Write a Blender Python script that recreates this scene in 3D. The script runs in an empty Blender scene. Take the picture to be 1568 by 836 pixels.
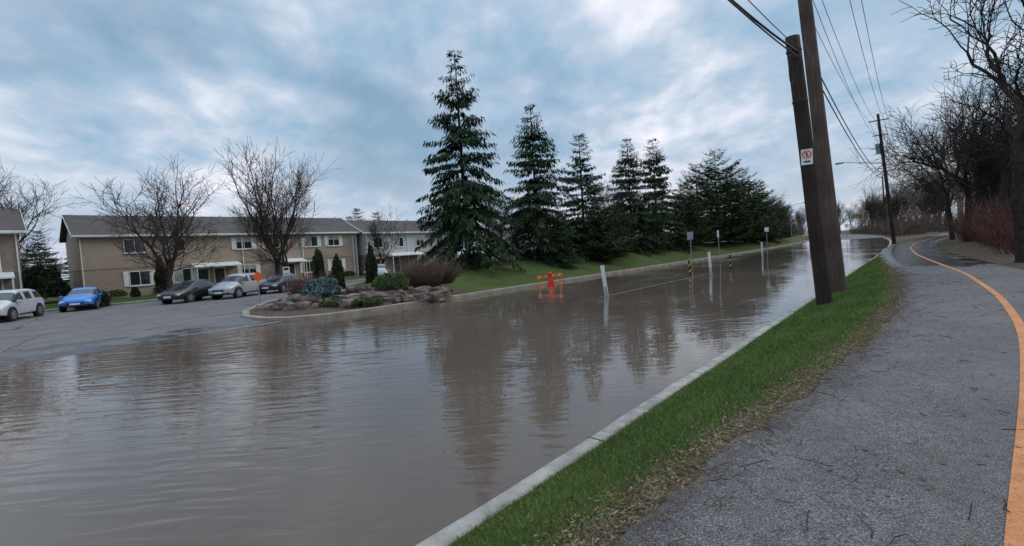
import bpy, math, random
import numpy as np
from mathutils import Vector, Matrix
R_=random.Random(7); NP=np.random.RandomState(11)
scene=bpy.context.scene
DS=(0.663,0.749)
def XY(s,t): return (DS[0]*s-DS[1]*t, DS[1]*s+DS[0]*t)
def ST(x,y): return (DS[0]*x+DS[1]*y, -DS[1]*x+DS[0]*y)
def sm(x): x=np.clip(x,0,1); return x*x*(3-2*x)
# ---------------------------------------------------------------- materials
def nmat(name):
    m=bpy.data.materials.new(name); m.use_nodes=True
    nt=m.node_tree; b=nt.nodes['Principled BSDF']
    return m,nt,b
def N(nt,t,**k):
    n=nt.nodes.new(t)
    for a,v in k.items(): setattr(n,a,v)
    return n
def noise(nt,scale,detail=4,rough=.55,vec=None):
    n=N(nt,'ShaderNodeTexNoise'); n.inputs['Scale'].default_value=scale; n.inputs['Detail'].default_value=detail; n.inputs['Roughness'].default_value=rough
    if vec is not None: nt.links.new(vec,n.inputs['Vector'])
    return n
def ramp(nt,fac,stops):
    r=N(nt,'ShaderNodeValToRGB'); e=r.color_ramp.elements
    while len(e)<len(stops): e.new(.5)
    for i,(p,c) in enumerate(stops):
        e[i].position=p; e[i].color=(c[0],c[1],c[2],1)
    nt.links.new(fac,r.inputs[0]); return r
def mix(nt,fac,a,b,typ='MIX'):
    m=N(nt,'ShaderNodeMix',data_type='RGBA',blend_type=typ)
    for s,v in ((0,fac),(6,a),(7,b)):
        if hasattr(v,'links') or hasattr(v,'is_linked'): nt.links.new(v,m.inputs[s])
        else: m.inputs[s].default_value = v if s==0 else (v[0],v[1],v[2],1)
    return m.outputs[2]
def coords(nt): return N(nt,'ShaderNodeTexCoord').outputs['Object']
def simple(name,c,c2=None,scale=3,rough=.8,bump=0,bscale=20,metal=0,spec=.3):
    m,nt,b=nmat(name); v=coords(nt)
    if c2 is None: c2=tuple(x*.7 for x in c)
    n=noise(nt,scale,3,.6,v)
    r=ramp(nt,n.outputs[0],[(.35,c2),(.65,c)])
    nt.links.new(r.outputs[0],b.inputs['Base Color'])
    b.inputs['Roughness'].default_value=rough; b.inputs['Metallic'].default_value=metal
    b.inputs['Specular IOR Level'].default_value=spec
    if bump:
        n2=noise(nt,bscale,4,.6,v); bm=N(nt,'ShaderNodeBump'); bm.inputs['Strength'].default_value=bump; bm.inputs['Distance'].default_value=.02
        nt.links.new(n2.outputs[0],bm.inputs['Height']); nt.links.new(bm.outputs[0],b.inputs['Normal'])
    return m
M={}
M['concrete']=simple('concrete',(.41,.38,.345),(.24,.22,.195),4,.85,.4,60)
M['kerbtan']=simple('kerb_concrete',(.33,.285,.235),(.21,.18,.15),2,.85,.3,40)
M['mudkerb']=simple('muddy_kerb',(.17,.135,.105),(.12,.095,.078),2,.5)
M['bark']=simple('bark',(.085,.066,.056),(.045,.036,.03),6,.95,spec=.1)
M['barkdark']=simple('bark_dark',(.055,.042,.036),(.028,.022,.018),6,.95,spec=.1)
M['willow']=simple('willow_twig',(.30,.21,.12),(.17,.12,.08),3,.9)
M['redtwig']=simple('red_twig',(.15,.058,.048),(.08,.04,.035),1.2,.9)
M['browntwig']=simple('brown_twig',(.15,.10,.075),(.08,.056,.044),1.2,.9)
M['needle']=simple('spruce_needles',(.048,.073,.034),(.017,.032,.017),1.3,.9,spec=.08)
M['needle2']=simple('pine_needles',(.080,.105,.045),(.028,.047,.022),1.1,.9,spec=.08)
M['bluespruce']=simple('blue_spruce_needles',(.15,.215,.20),(.06,.095,.09),4,.8)
M['cedar']=simple('cedar_leaves',(.055,.07,.028),(.02,.03,.014),4,.85)
M['boxwood']=simple('boxwood_leaves',(.10,.15,.04),(.03,.055,.018),5,.8)
M['darkleaf']=simple('dark_shrub_leaves',(.05,.075,.03),(.02,.033,.015),3,.85)
M['rock']=simple('limestone',(.24,.185,.15),(.075,.056,.047),2.5,.9,.8,9)
M['black']=simple('black_rubber',(.02,.02,.02),(.012,.012,.012),9,.7)
M['blackplastic']=simple('black_plastic',(.03,.03,.03),(.02,.02,.02),9,.45)
M['rim']=simple('alloy_rim',(.5,.5,.52),(.35,.35,.36),9,.35,metal=.8)
M['glass']=simple('window_glass',(.03,.035,.04),(.015,.018,.02),.6,.06,spec=.8)
M['white']=simple('white_paint',(.74,.74,.72),(.60,.60,.58),1.5,.6)
M['orange']=simple('orange_plastic',(.85,.14,.025),(.75,.10,.02),3,.5)
M['redflag']=simple('red_orange',(.85,.06,.02),(.7,.04,.02),3,.6)
M['yellow']=simple('yellow_sheeting',(.7,.45,.03),(.6,.38,.03),3,.5)
M['steel']=simple('galvanised_steel',(.35,.36,.37),(.25,.26,.27),8,.5,metal=.6)
M['signback']=simple('sign_aluminium',(.32,.34,.35),(.24,.25,.26),3,.5,metal=.4)
M['door']=simple('door_paint',(.06,.05,.05),(.04,.035,.035),3,.5)
M['lamp_l']=simple('headlight',(.75,.77,.8),(.5,.52,.55),9,.15,spec=.8)
M['lamp_r']=simple('taillight',(.4,.02,.02),(.25,.01,.01),9,.2,spec=.8)
def emis(name,c,s):
    m,nt,b=nmat(name); b.inputs['Base Color'].default_value=(*c,1); b.inputs['Emission Color'].default_value=(*c,1); b.inputs['Emission Strength'].default_value=s; return m
M['redlight']=emis('red_signal_lamp',(1,.06,.03),3)
M['wire']=simple('black_cable',(.02,.02,.022),(.015,.015,.015),4,.7)
M['greywire']=simple('aluminium_wire',(.15,.16,.18),(.11,.12,.13),4,.6)
M['leaf']=simple('dead_leaves',(.17,.105,.065),(.06,.04,.03),25,.9)
M['straw']=simple('dead_grass',(.33,.24,.14),(.18,.13,.085),15,.9)
def paint(name,c):
    m,nt,b=nmat(name); v=coords(nt); n=noise(nt,2,3,.5,v)
    nt.links.new(mix(nt,n.outputs[0],tuple(x*.85 for x in c),c),b.inputs['Base Color'])
    b.inputs['Roughness'].default_value=.28; b.inputs['Metallic'].default_value=.25; b.inputs['Coat Weight'].default_value=.6; b.inputs['Coat Roughness'].default_value=.08
    return m
def wood_pole(name,c1,c2):
    m,nt,b=nmat(name); v=coords(nt)
    mp=N(nt,'ShaderNodeMapping'); mp.inputs['Scale'].default_value=(14,14,.5); nt.links.new(v,mp.inputs[0])
    n=noise(nt,2.2,6,.65,mp.outputs[0]); n2=noise(nt,.8,3,.5,v)
    r=ramp(nt,n.outputs[0],[(.3,c2),(.7,c1)])
    r2=ramp(nt,n2.outputs[0],[(.35,(.6,.6,.6)),(.65,(1,1,1))])
    nt.links.new(mix(nt,1.0,r.outputs[0],r2.outputs[0],'MULTIPLY'),b.inputs['Base Color'])
    bm=N(nt,'ShaderNodeBump'); bm.inputs['Strength'].default_value=.8; bm.inputs['Distance'].default_value=.03
    nt.links.new(n.outputs[0],bm.inputs['Height']); nt.links.new(bm.outputs[0],b.inputs['Normal'])
    b.inputs['Roughness'].default_value=.9; b.inputs['Specular IOR Level'].default_value=.15; return m
M['poledark']=wood_pole('creosote_wood',(.085,.06,.052),(.028,.02,.018))
M['polewood']=wood_pole('weathered_wood',(.19,.13,.105),(.075,.052,.044))
def brick(name,c1,c2,mort,sc=1.0):
    m,nt,b=nmat(name); v=coords(nt)
    sx=N(nt,'ShaderNodeSeparateXYZ'); nt.links.new(v,sx.inputs[0])
    ad=N(nt,'ShaderNodeMath',operation='ADD'); nt.links.new(sx.outputs[0],ad.inputs[0]); nt.links.new(sx.outputs[1],ad.inputs[1])
    cb=N(nt,'ShaderNodeCombineXYZ'); nt.links.new(ad.outputs[0],cb.inputs[0]); nt.links.new(sx.outputs[2],cb.inputs[1])
    t=N(nt,'ShaderNodeTexBrick'); nt.links.new(cb.outputs[0],t.inputs['Vector'])
    t.inputs['Color1'].default_value=(*c1,1); t.inputs['Color2'].default_value=(*c2,1); t.inputs['Mortar'].default_value=(*mort,1)
    t.inputs['Scale'].default_value=sc; t.inputs['Brick Width'].default_value=.24; t.inputs['Row Height'].default_value=.085; t.inputs['Mortar Size'].default_value=.01
    n=noise(nt,.5,4,.6,v); r=ramp(nt,n.outputs[0],[(.3,(.78,.78,.78)),(.7,(1,1,1))])
    nt.links.new(mix(nt,1.0,t.outputs[0],r.outputs[0],'MULTIPLY'),b.inputs['Base Color']); b.inputs['Roughness'].default_value=.9
    return m
M['brick']=brick('tan_brick',(.40,.30,.215),(.30,.225,.165),(.34,.28,.235))
M['brick2']=brick('brown_brick',(.30,.21,.15),(.22,.155,.11),(.28,.23,.19))
def siding(name,c):
    m,nt,b=nmat(name); v=coords(nt)
    sx=N(nt,'ShaderNodeSeparateXYZ'); nt.links.new(v,sx.inputs[0])
    mu=N(nt,'ShaderNodeMath',operation='MULTIPLY'); mu.inputs[1].default_value=6; nt.links.new(sx.outputs[2],mu.inputs[0])
    fr=N(nt,'ShaderNodeMath',operation='FRACT'); nt.links.new(mu.outputs[0],fr.inputs[0])
    r=ramp(nt,fr.outputs[0],[(0,tuple(x*.6 for x in c)),(.15,c)])
    n=noise(nt,.6,4,.6,v); r2=ramp(nt,n.outputs[0],[(.3,(.8,.8,.8)),(.7,(1,1,1))])
    nt.links.new(mix(nt,1.0,r.outputs[0],r2.outputs[0],'MULTIPLY'),b.inputs['Base Color']); b.inputs['Roughness'].default_value=.7; return m
M['siding']=siding('white_siding',(.50,.50,.49)); M['sidingtan']=siding('tan_siding',(.39,.30,.225))
def shingle():
    m,nt,b=nmat('roof_shingles'); v=coords(nt)
    n=noise(nt,14,4,.7,v); n2=noise(nt,.6,3,.5,v)
    a=mix(nt,.35,n.outputs[0],n2.outputs[0])
    r=ramp(nt,a,[(.35,(.065,.057,.054)),(.65,(.135,.117,.108))]); nt.links.new(r.outputs[0],b.inputs['Base Color']); b.inputs['Roughness'].default_value=.95; b.inputs['Specular IOR Level'].default_value=.15; return m
M['roof']=shingle()
def ground_mat():
    m,nt,b=nmat('ground'); v=coords(nt)
    at=N(nt,'ShaderNodeAttribute',attribute_name='mask'); sep=N(nt,'ShaderNodeSeparateColor'); nt.links.new(at.outputs['Color'],sep.inputs[0])
    n=noise(nt,.35,5,.6,v); nf=noise(nt,9,6,.75,v)
    g=ramp(nt,n.outputs[0],[(.3,(.050,.075,.022)),(.5,(.075,.108,.031)),(.72,(.12,.118,.053))])
    gf=ramp(nt,nf.outputs[0],[(.25,(.35,.36,.34)),(.7,(1.2,1.18,1.12))])
    g2=mix(nt,1.0,g.outputs[0],gf.outputs[0],'MULTIPLY')
    l=ramp(nt,nf.outputs[0],[(.3,(.045,.032,.025)),(.5,(.11,.075,.055)),(.72,(.21,.155,.115))])
    nb=noise(nt,2.2,5,.7,v)
    mm=N(nt,'ShaderNodeMath',operation='ADD'); nt.links.new(sep.outputs[0],mm.inputs[0]); nt.links.new(nb.outputs[0],mm.inputs[1])
    rr=ramp(nt,mm.outputs[0],[(.75,(0,0,0)),(.98,(1,1,1))])
    c=mix(nt,rr.outputs[0],g2,l.outputs[0])
    mud=mix(nt,nf.outputs[0],(.06,.045,.035),(.12,.095,.075))
    c=mix(nt,sep.outputs[1],c,mud)
    nt.links.new(c,b.inputs['Base Color']); b.inputs['Roughness'].default_value=.95; b.inputs['Specular IOR Level'].default_value=.1
    bm=N(nt,'ShaderNodeBump'); bm.inputs['Strength'].default_value=.8; bm.inputs['Distance'].default_value=.05
    nt.links.new(nf.outputs[0],bm.inputs['Height']); nt.links.new(bm.outputs[0],b.inputs['Normal'])
    return m
M['ground']=ground_mat()
def asphalt(name,lo,hi,cracks=True):
    m,nt,b=nmat(name); v=coords(nt)
    at=N(nt,'ShaderNodeAttribute',attribute_name='wet')
    n=noise(nt,90,2,.8,v); n2=noise(nt,.7,5,.6,v); n3=noise(nt,14,5,.8,v)
    r=ramp(nt,n.outputs[0],[(.36,lo),(.52,hi),(.66,tuple(x*2.2 for x in hi))])
    r2=ramp(nt,n2.outputs[0],[(.3,(.72,.72,.72)),(.7,(1.12,1.12,1.12))]); c=mix(nt,1.0,r.outputs[0],r2.outputs[0],'MULTIPLY')
    r3=ramp(nt,n3.outputs[0],[(.35,(.68,.67,.66)),(.6,(1.08,1.08,1.08))]); c=mix(nt,1.0,c,r3.outputs[0],'MULTIPLY')
    ws=N(nt,'ShaderNodeMath',operation='MULTIPLY_ADD'); ws.inputs[1].default_value=1.0; nt.links.new(at.outputs['Fac'],ws.inputs[0]); 
    nw=noise(nt,.9,5,.65,v); nt.links.new(nw.outputs[0],ws.inputs[2])
    wr=ramp(nt,ws.outputs[0],[(.85,(0,0,0)),(.97,(1,1,1))])
    c=mix(nt,wr.outputs[0],c,mix(nt,1.0,c,(.35,.34,.34),'MULTIPLY'))
    if cracks:
        vo=N(nt,'ShaderNodeTexVoronoi',feature='DISTANCE_TO_EDGE'); vo.inputs['Scale'].default_value=.16
        nd=noise(nt,1.2,5,.65,v); md=mix(nt,.5,v,nd.outputs[1],'ADD'); nt.links.new(md,vo.inputs['Vector'])
        cr=ramp(nt,vo.outputs[0],[(.0,(.3,.3,.3)),(.009,(1,1,1))]); c=mix(nt,1.0,c,cr.outputs[0],'MULTIPLY')
    nt.links.new(c,b.inputs['Base Color'])
    rg=N(nt,'ShaderNodeMapRange'); nt.links.new(wr.outputs[0],rg.inputs[0]); rg.inputs[3].default_value=.85; rg.inputs[4].default_value=.12
    nt.links.new(rg.outputs[0],b.inputs['Roughness']); b.inputs['Specular IOR Level'].default_value=.25
    bm=N(nt,'ShaderNodeBump'); bm.inputs['Strength'].default_value=.5; bm.inputs['Distance'].default_value=.006
    nt.links.new(n.outputs[0],bm.inputs['Height']); nt.links.new(bm.outputs[0],b.inputs['Normal'])
    return m
M['path']=asphalt('path_asphalt',(.050,.045,.044),(.138,.126,.122),cracks=False)
M['lot']=asphalt('lot_asphalt',(.095,.088,.085),(.17,.158,.152))
M['road']=asphalt('road_asphalt',(.08,.078,.08),(.15,.147,.15),cracks=False)
def linepaint():
    m,nt,b=nmat('orange_line_paint'); v=coords(nt); n=noise(nt,45,4,.8,v); n2=noise(nt,3,4,.7,v)
    r=ramp(nt,n.outputs[0],[(.34,(.14,.11,.1)),(.45,(.56,.20,.06)),(.7,(.66,.26,.08))]); r2=ramp(nt,n2.outputs[0],[(.3,(.65,.65,.65)),(.6,(1,1,1))])
    nt.links.new(mix(nt,1.0,r.outputs[0],r2.outputs[0],'MULTIPLY'),b.inputs['Base Color']); b.inputs['Roughness'].default_value=.75
    return m
M['line']=linepaint()
def water():
    m,nt,b=nmat('muddy_water'); v=coords(nt)
    n0=noise(nt,.12,3,.5,v); r0=ramp(nt,n0.outputs[0],[(.35,(.110,.082,.063)),(.65,(.145,.110,.086))]); nt.links.new(r0.outputs[0],b.inputs['Base Color'])
    b.inputs['Roughness'].default_value=.008; b.inputs['IOR'].default_value=1.37; b.inputs['Specular IOR Level'].default_value=.5
    mp=N(nt,'ShaderNodeMapping'); mp.inputs['Rotation'].default_value=(0,0,math.radians(-16)); mp.inputs['Scale'].default_value=(.75,3.6,1); nt.links.new(v,mp.inputs[0])
    a=noise(nt,1.35,1.5,.45,mp.outputs[0]); a.inputs['Distortion'].default_value=.5
    mp2=N(nt,'ShaderNodeMapping'); mp2.inputs['Rotation'].default_value=(0,0,math.radians(12)); mp2.inputs['Scale'].default_value=(1,2.4,1); nt.links.new(v,mp2.inputs[0])
    c=noise(nt,.5,1,.5,mp2.outputs[0])
    mpp=N(nt,'ShaderNodeMapping'); mpp.inputs['Location'].default_value=(4.3,1.2,0); nt.links.new(v,mpp.inputs[0])
    pm=noise(nt,.16,2,.5,mpp.outputs[0])
    sx=N(nt,'ShaderNodeSeparateXYZ'); nt.links.new(v,sx.inputs[0])
    xr=N(nt,'ShaderNodeMapRange'); nt.links.new(sx.outputs[0],xr.inputs[0]); xr.inputs[1].default_value=2; xr.inputs[2].default_value=-5; xr.inputs[3].default_value=-.06; xr.inputs[4].default_value=.08
    ad=N(nt,'ShaderNodeMath',operation='ADD'); nt.links.new(pm.outputs[0],ad.inputs[0]); nt.links.new(xr.outputs[0],ad.inputs[1])
    pr=ramp(nt,ad.outputs[0],[(.42,(.16,.16,.16)),(.60,(1,1,1))])
    ml=N(nt,'ShaderNodeMath',operation='MULTIPLY'); nt.links.new(a.outputs[0],ml.inputs[0]); nt.links.new(pr.outputs[0],ml.inputs[1])
    s=N(nt,'ShaderNodeMath',operation='MULTIPLY_ADD'); s.inputs[1].default_value=.30; nt.links.new(c.outputs[0],s.inputs[0]); nt.links.new(ml.outputs[0],s.inputs[2])
    bm=N(nt,'ShaderNodeBump'); bm.inputs['Strength'].default_value=1; bm.inputs['Distance'].default_value=.018
    nt.links.new(s.outputs[0],bm.inputs['Height']); nt.links.new(bm.outputs[0],b.inputs['Normal'])
    return m
M['water']=water()
def grassblade():
    m,nt,b=nmat('grass_blades'); at=N(nt,'ShaderNodeAttribute',attribute_name='shade')
    r=ramp(nt,at.outputs['Fac'],[(0,(.035,.062,.015)),(.45,(.09,.16,.032)),(.86,(.165,.25,.055)),(.97,(.28,.21,.11))]); nt.links.new(r.outputs[0],b.inputs['Base Color'])
    b.inputs['Roughness'].default_value=.7; b.inputs['Specular IOR Level'].default_value=.1; return m
M['blade']=grassblade()
# ---------------------------------------------------------------- mesh helpers
col=scene.collection
def mobj(name,v,f,mats,parent=None,smooth=False,mi=None,fast=False):
    me=bpy.data.meshes.new(name)
    if fast:
        v=np.asarray(v,dtype=np.float32); f=np.asarray(f,dtype=np.int32); k=f.shape[1]
        me.vertices.add(len(v)); me.vertices.foreach_set('co',v.ravel())
        me.loops.add(f.size); me.loops.foreach_set('vertex_index',f.ravel())
        me.polygons.add(len(f)); me.polygons.foreach_set('loop_start',np.arange(0,f.size,k,dtype=np.int32)); me.polygons.foreach_set('loop_total',np.full(len(f),k,dtype=np.int32))
        me.update(calc_edges=True); me.validate()
    else:
        me.from_pydata([tuple(map(float,p)) for p in v],[],f)
    if not isinstance(mats,(list,tuple)): mats=[mats]
    for m in mats: me.materials.append(m)
    if mi is not None: me.polygons.foreach_set('material_index',np.asarray(mi,dtype=np.int32))
    if smooth: me.polygons.foreach_set('use_smooth',[True]*len(me.polygons))
    o=bpy.data.objects.new(name,me); col.objects.link(o)
    if parent: o.parent=parent
    return o
def empty(name,loc=(0,0,0),rz=0,rot=None):
    e=bpy.data.objects.new(name,None); e.location=loc; e.rotation_euler=rot if rot else (0,0,rz); e.empty_display_size=.2; col.objects.link(e); return e
BF=[(0,1,2,3),(7,6,5,4),(0,4,5,1),(1,5,6,2),(2,6,7,3),(3,7,4,0)]
def boxv(x0,x1,y0,y1,z0,z1): return [(x0,y0,z0),(x0,y1,z0),(x1,y1,z0),(x1,y0,z0),(x0,y0,z1),(x0,y1,z1),(x1,y1,z1),(x1,y0,z1)]
class B:
    def __init__(s): s.v=[];s.f=[]
    def box(s,*a):
        o=len(s.v); s.v+=boxv(*a); s.f+=[tuple(i+o for i in q) for q in BF]; return s
    def add(s,v,f):
        o=len(s.v); s.v+=list(v); s.f+=[tuple(i+o for i in q) for q in f]; return s
    def cyl(s,p0,p1,r0,r1=None,n=12,cap=True):
        r1=r0 if r1 is None else r1
        p0=Vector(p0);p1=Vector(p1);d=(p1-p0).normalized(); a=d.orthogonal().normalized(); b=d.cross(a)
        o=len(s.v)
        for p,r in ((p0,r0),(p1,r1)):
            for i in range(n):
                t=2*math.pi*i/n; q=p+a*math.cos(t)*r+b*math.sin(t)*r; s.v.append(tuple(q))
        for i in range(n): j=(i+1)%n; s.f.append((o+i,o+j,o+n+j,o+n+i))
        if cap: s.f.append(tuple(o+i for i in range(n))[::-1]); s.f.append(tuple(o+n+i for i in range(n)))
        return s
    def obj(s,name,m,parent=None,smooth=False,bev=0):
        o=mobj(name,s.v,s.f,m,parent,smooth)
        if bev:
            md=o.modifiers.new('b','BEVEL'); md.width=bev; md.segments=2; md.limit_method='ANGLE'
        return o
def tubes(segs,sides_of=lambda r:6 if r>.05 else 3):
    v=[];f=[]
    for p0,p1,r0,r1 in segs:
        d=p1-p0
        if d.length<1e-5: continue
        d.normalize(); a=d.orthogonal().normalized(); b=d.cross(a); n=sides_of(r0); o=len(v)
        for p,r in ((p0,r0),(p1,r1)):
            for i in range(n):
                t=2*math.pi*i/n; q=p+a*(math.cos(t)*r)+b*(math.sin(t)*r); v.append((q.x,q.y,q.z))
        for i in range(n): j=(i+1)%n; f.append((o+i,o+j,o+n+j,o+n+i))
    return v,f
# ---------------------------------------------------------------- terrain
def rc(s): 
    s=np.asarray(s,float); q=np.clip(s,40,300)-40
    return .0005*q*q+np.clip(s-300,0,None)*.26
PS=[-20,0,3.2,5.4,9.6,14,20,27,34,44,55,70,90,130,400]
PC=[.3,.0,-.30,-.60,-1.03,-1.14,-.92,-.2,.42,.85,.7,-.4,-2.2,-6,-6]
_ss=np.linspace(-20,400,2101); _pp=np.interp(_ss,PS,PC); _k=np.hanning(31);_k/=_k.sum(); _pp=np.convolve(np.pad(_pp,15,'edge'),_k,'valid')
def pc(s): return np.interp(s,_ss,_pp)
LAND=np.array([(1500,17.7),(10.8,17.7),(9.0,18.0),(7.9,18.8),(7.4,20),(7.4,22),(8.3,24.6),(10.8,28.6),(14,32),(20,34),(60,34),(60,900),(1500,900)],float)
def land_sd(s,t):
    s=np.asarray(s,float);t=np.asarray(t,float); d=np.full(s.shape,1e9); ins=np.zeros(s.shape,bool); n=len(LAND)
    for i in range(n):
        a=LAND[i];b=LAND[(i+1)%n]; e=b-a; L=e@e
        u=np.clip(((s-a[0])*e[0]+(t-a[1])*e[1])/L,0,1)
        d=np.minimum(d,np.hypot(s-a[0]-u*e[0],t-a[1]-u*e[1]))
        c=((a[1]>t)!=(b[1]>t))&(s<(b[0]-a[0])*(t-a[1])/((b[1]-a[1])+1e-12)+a[0]); ins^=c
    return np.where(ins,d,-d)
def zD(t): return np.interp(t,[16.5,18.4,22,60],[-.16,0.0,.09,.1])
def HT(s,t,path=True):
    s=np.asarray(s,float);t=np.asarray(t,float); r=rc(s); tr=t-r; c=pc(s); pl=c+1.5
    w=np.clip((2.62+r-t)/(2.62+r-pl),0,1)
    near=.1+.48*(w**.85)
    near=np.where(t<pl,.585,near)
    rd=np.clip(c-1.6-t,0,None); near=np.where(t<c-1.5,.585+.9*sm(rd/14)+.02*np.sin(s*.9)*sm(rd/2),near)
    if path: near=np.where(np.abs(t-c)<1.38,.50,near)
    road=-.3+.5*sm((s-105)/50)
    sd=land_sd(s,tr); A=np.interp(s,[9,13,20],[.45,.5,1.3])
    land=.13+A*sm((sd-.3)/6.5)+.05*np.sin(s*.35+t*.2)*sm(sd/4)
    out=np.where(tr<44,zD(tr)-.07,.14+0*tr)
    far=np.where(sd>0,land,out)
    z=np.where(tr<2.66,near,np.where(tr<17.45,road,far))
    z=np.where((s>130)&(tr>=2.66)&(tr<17.45),road,z)
    return z
def frange(a,b,d): return list(np.arange(a,b,d))
S=[-1500,-600,-250,-120,-60,-30,-18,-12]+frange(-8,26,.25)+frange(26,45,.5)+frange(45,90,1.2)+frange(90,200,4)+frange(200,500,20)+[560,700,900,1200,1600,2200]
Tv=[-1500,-900,-500,-250,-150,-100,-70,-50,-38,-30,-24,-20]+frange(-17,-4,.8)+frange(-4,3.2,.12)+frange(3.2,17,.9)+frange(17,21,.2)+frange(21,36,.5)+frange(36,46,1)+[46,50,56,64,74,90,120,170,250,400,600,900,1500]
S=np.array(S);Tv=np.array(Tv)
def gridmesh(name,S,T2,Z,mat,smooth=True):
    n,m=T2.shape; SS=np.repeat(S[:,None],m,1)
    X=DS[0]*SS-DS[1]*T2; Y=DS[1]*SS+DS[0]*T2
    v=np.stack([X,Y,Z],-1).reshape(-1,3)
    i=np.arange(n-1)[:,None]*m+np.arange(m-1)[None,:]
    f=np.stack([i,i+m,i+m+1,i+1],-1).reshape(-1,4)
    o=mobj(name,v,f,mat,smooth=smooth,fast=True); return o,SS
T2=Tv[None,:]+rc(S)[:,None]*sm((Tv-0)/2.6)[None,:]
SS=np.repeat(S[:,None],len(Tv),1)
Z=HT(SS,T2)
gr,_=gridmesh('ground',S,T2,Z,M['ground'])
trr=T2-rc(SS); c=pc(SS)
lit=np.zeros_like(T2)
dl=T2-(c+1.5)
lit=np.where((trr<2.66)&(dl>-.2),np.clip(.46-dl*.5,0,.5),lit)
lit=np.where((trr<2.66)&(SS>70),.42,lit)
lit=np.where(T2<c-1.4,.42+.25*sm((c-1.6-T2)/2),lit)
sd=land_sd(SS,trr)
lit=np.where((sd>0)&(SS<17.5)&(trr<33)&(trr>18.3),.55,lit)
lit=np.where((sd>7.5)&(SS>=16),.3,lit)
lit=np.where((sd>4)&(sd<=7.5)&(SS>=16),.16,lit)
mud=((trr>2.6)&(trr<17.5)).astype(float)
ca=gr.data.color_attributes.new('mask','FLOAT_COLOR','POINT')
ca.data.foreach_set('color',np.stack([lit,mud,0*lit,1+0*lit],-1).reshape(-1).astype(np.float32))
def setwet(o,w):
    a=o.data.attributes.new('wet','FLOAT','POINT'); a.data.foreach_set('value',np.asarray(w,dtype=np.float32).ravel())
Sp=np.array(frange(-12,60,.2)+frange(60,400,3))
off=np.array([-1.55,-1.5,-1,-.5,0,.5,1,1.5,1.55]); zo=np.array([-.1,.0,.012,.02,.024,.02,.012,0,-.1])
wob=.03*np.sin(Sp*2.1)+.028*np.sin(Sp*5.3+1)+.02*np.sin(Sp*11.7)
Tp=pc(Sp)[:,None]+off[None,:]+wob[:,None]*np.array([0,0,0,0,0,0,0,1,1])[None,:]
po,SSp=gridmesh('path',Sp,Tp,.6+np.repeat(zo[None,:],len(Sp),0),M['path'])
setwet(po,.62*sm((SSp-20)/8)*sm((95-SSp)/20)*(.55+.45*(off[None,:]>-.6))+.15)
ol=np.array([-.055,.055]); Tl=pc(Sp)[:,None]+ol[None,:]
gridmesh('path_line',Sp,Tl,np.full(Tl.shape,.629),M['line'])
def strip(name,Sx,tfun,prof,mat):
    off=np.array([p[0] for p in prof]); zz=np.array([p[1] for p in prof])
    T=tfun(Sx)[:,None]+off[None,:]; Zz=np.repeat(zz[None,:],len(Sx),0)
    return gridmesh(name,Sx,T,Zz,mat,smooth=False)
Sk=np.array(frange(-15,130,.5)+frange(130,600,8))
k,_=strip('kerb',Sk,lambda s:2.58+rc(s)+.012*np.sin(s*1.3)+.006*np.sin(s*4.1),[(0,-.1),(0,.12),(.02,.135),(.17,.14),(.205,.12),(.21,.06),(.21,-.4)],M['concrete'])
g,_=strip('road_gutter',Sk,lambda s:2.80+rc(s),[(0,-.045),(.45,-.07),(.46,-.4)],M['kerbtan'])
# kerb expansion joints
V=[];Fq=[]
for s in np.arange(1.2,60,3.0):
    o=len(V)
    for (ds,t,z) in ((-.008,2.57,.138),(.008,2.57,.138),(.008,2.80,.144),(-.008,2.80,.144)):
        x,y=XY(s+ds,t+float(rc(s))+.012*math.sin(s*1.3)+.006*math.sin(s*4.1)); V.append((x,y,z))
    Fq.append((o,o+1,o+2,o+3))
mobj('kerb_joints',V,Fq,M['barkdark'])
def kerb_poly(name,pts,w,z0,z1,mat):
    pts=[Vector(p) for p in pts]; P=[]
    for i in range(len(pts)-1):
        n=max(1,int((pts[i+1]-pts[i]).length/1.5)); n=min(n,60)
        for k in range(n): P.append(pts[i].lerp(pts[i+1],k/n))
    P.append(pts[-1]); rings=[]
    for i,p in enumerate(P):
        a=P[max(0,i-1)];c=P[min(len(P)-1,i+1)]; d=(c-a).normalized(); nrm=Vector((-d.y,d.x))
        ring=[]
        for o_,z in ((-w/2,z0),(-w/2,z1-.02),(-w/2+.03,z1),(w/2-.03,z1),(w/2,z1-.02),(w/2,z0)):
            q=p+nrm*o_; x,y=XY(q.x,q.y+float(rc(q.x))); ring.append((x,y,z))
        rings.append(ring)
    v=[q for r in rings for q in r]; f=[]
    for i in range(len(rings)-1):
        for j in range(5): f.append((i*6+j,i*6+j+1,(i+1)*6+j+1,(i+1)*6+j))
    return mobj(name,v,f,mat)
kp=[(200,17.7),(60,17.7),(10.8,17.7),(9.0,18.0),(7.9,18.8),(7.4,20),(7.4,22),(8.3,24.6),(10.8,28.6),(14,32),(20,34),(59,34)]
kerb_poly('kerb',kp,.30,-.3,.16,M['kerbtan'])
Sl=np.array(frange(-70,60.1,2.0)); Tl=np.array([16.0,17.45,18.4,19.5,22,26,30,36,44])
o,SSl=gridmesh('driveway',Sl,np.repeat(Tl[None,:],len(Sl),0),np.repeat(zD(Tl)[None,:],len(Sl),0),M['lot'])
setwet(o,np.repeat(np.interp(Tl,[16,18.4,20,23,44],[.6,.55,.38,.22,.3])[None,:],len(Sl),0))
Sg=np.array(frange(-70,9.1,1)); strip('driveway_gutter',Sg,lambda s:17.5+.05*np.sin(s*.7),[(0,-.066),(1.25,.006),(1.6,.018)],M['kerbtan'])
kerb_poly('lot_kerb',[(-70,44.1),(59,44.1)],.2,0,.22,M['concrete'])
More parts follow.
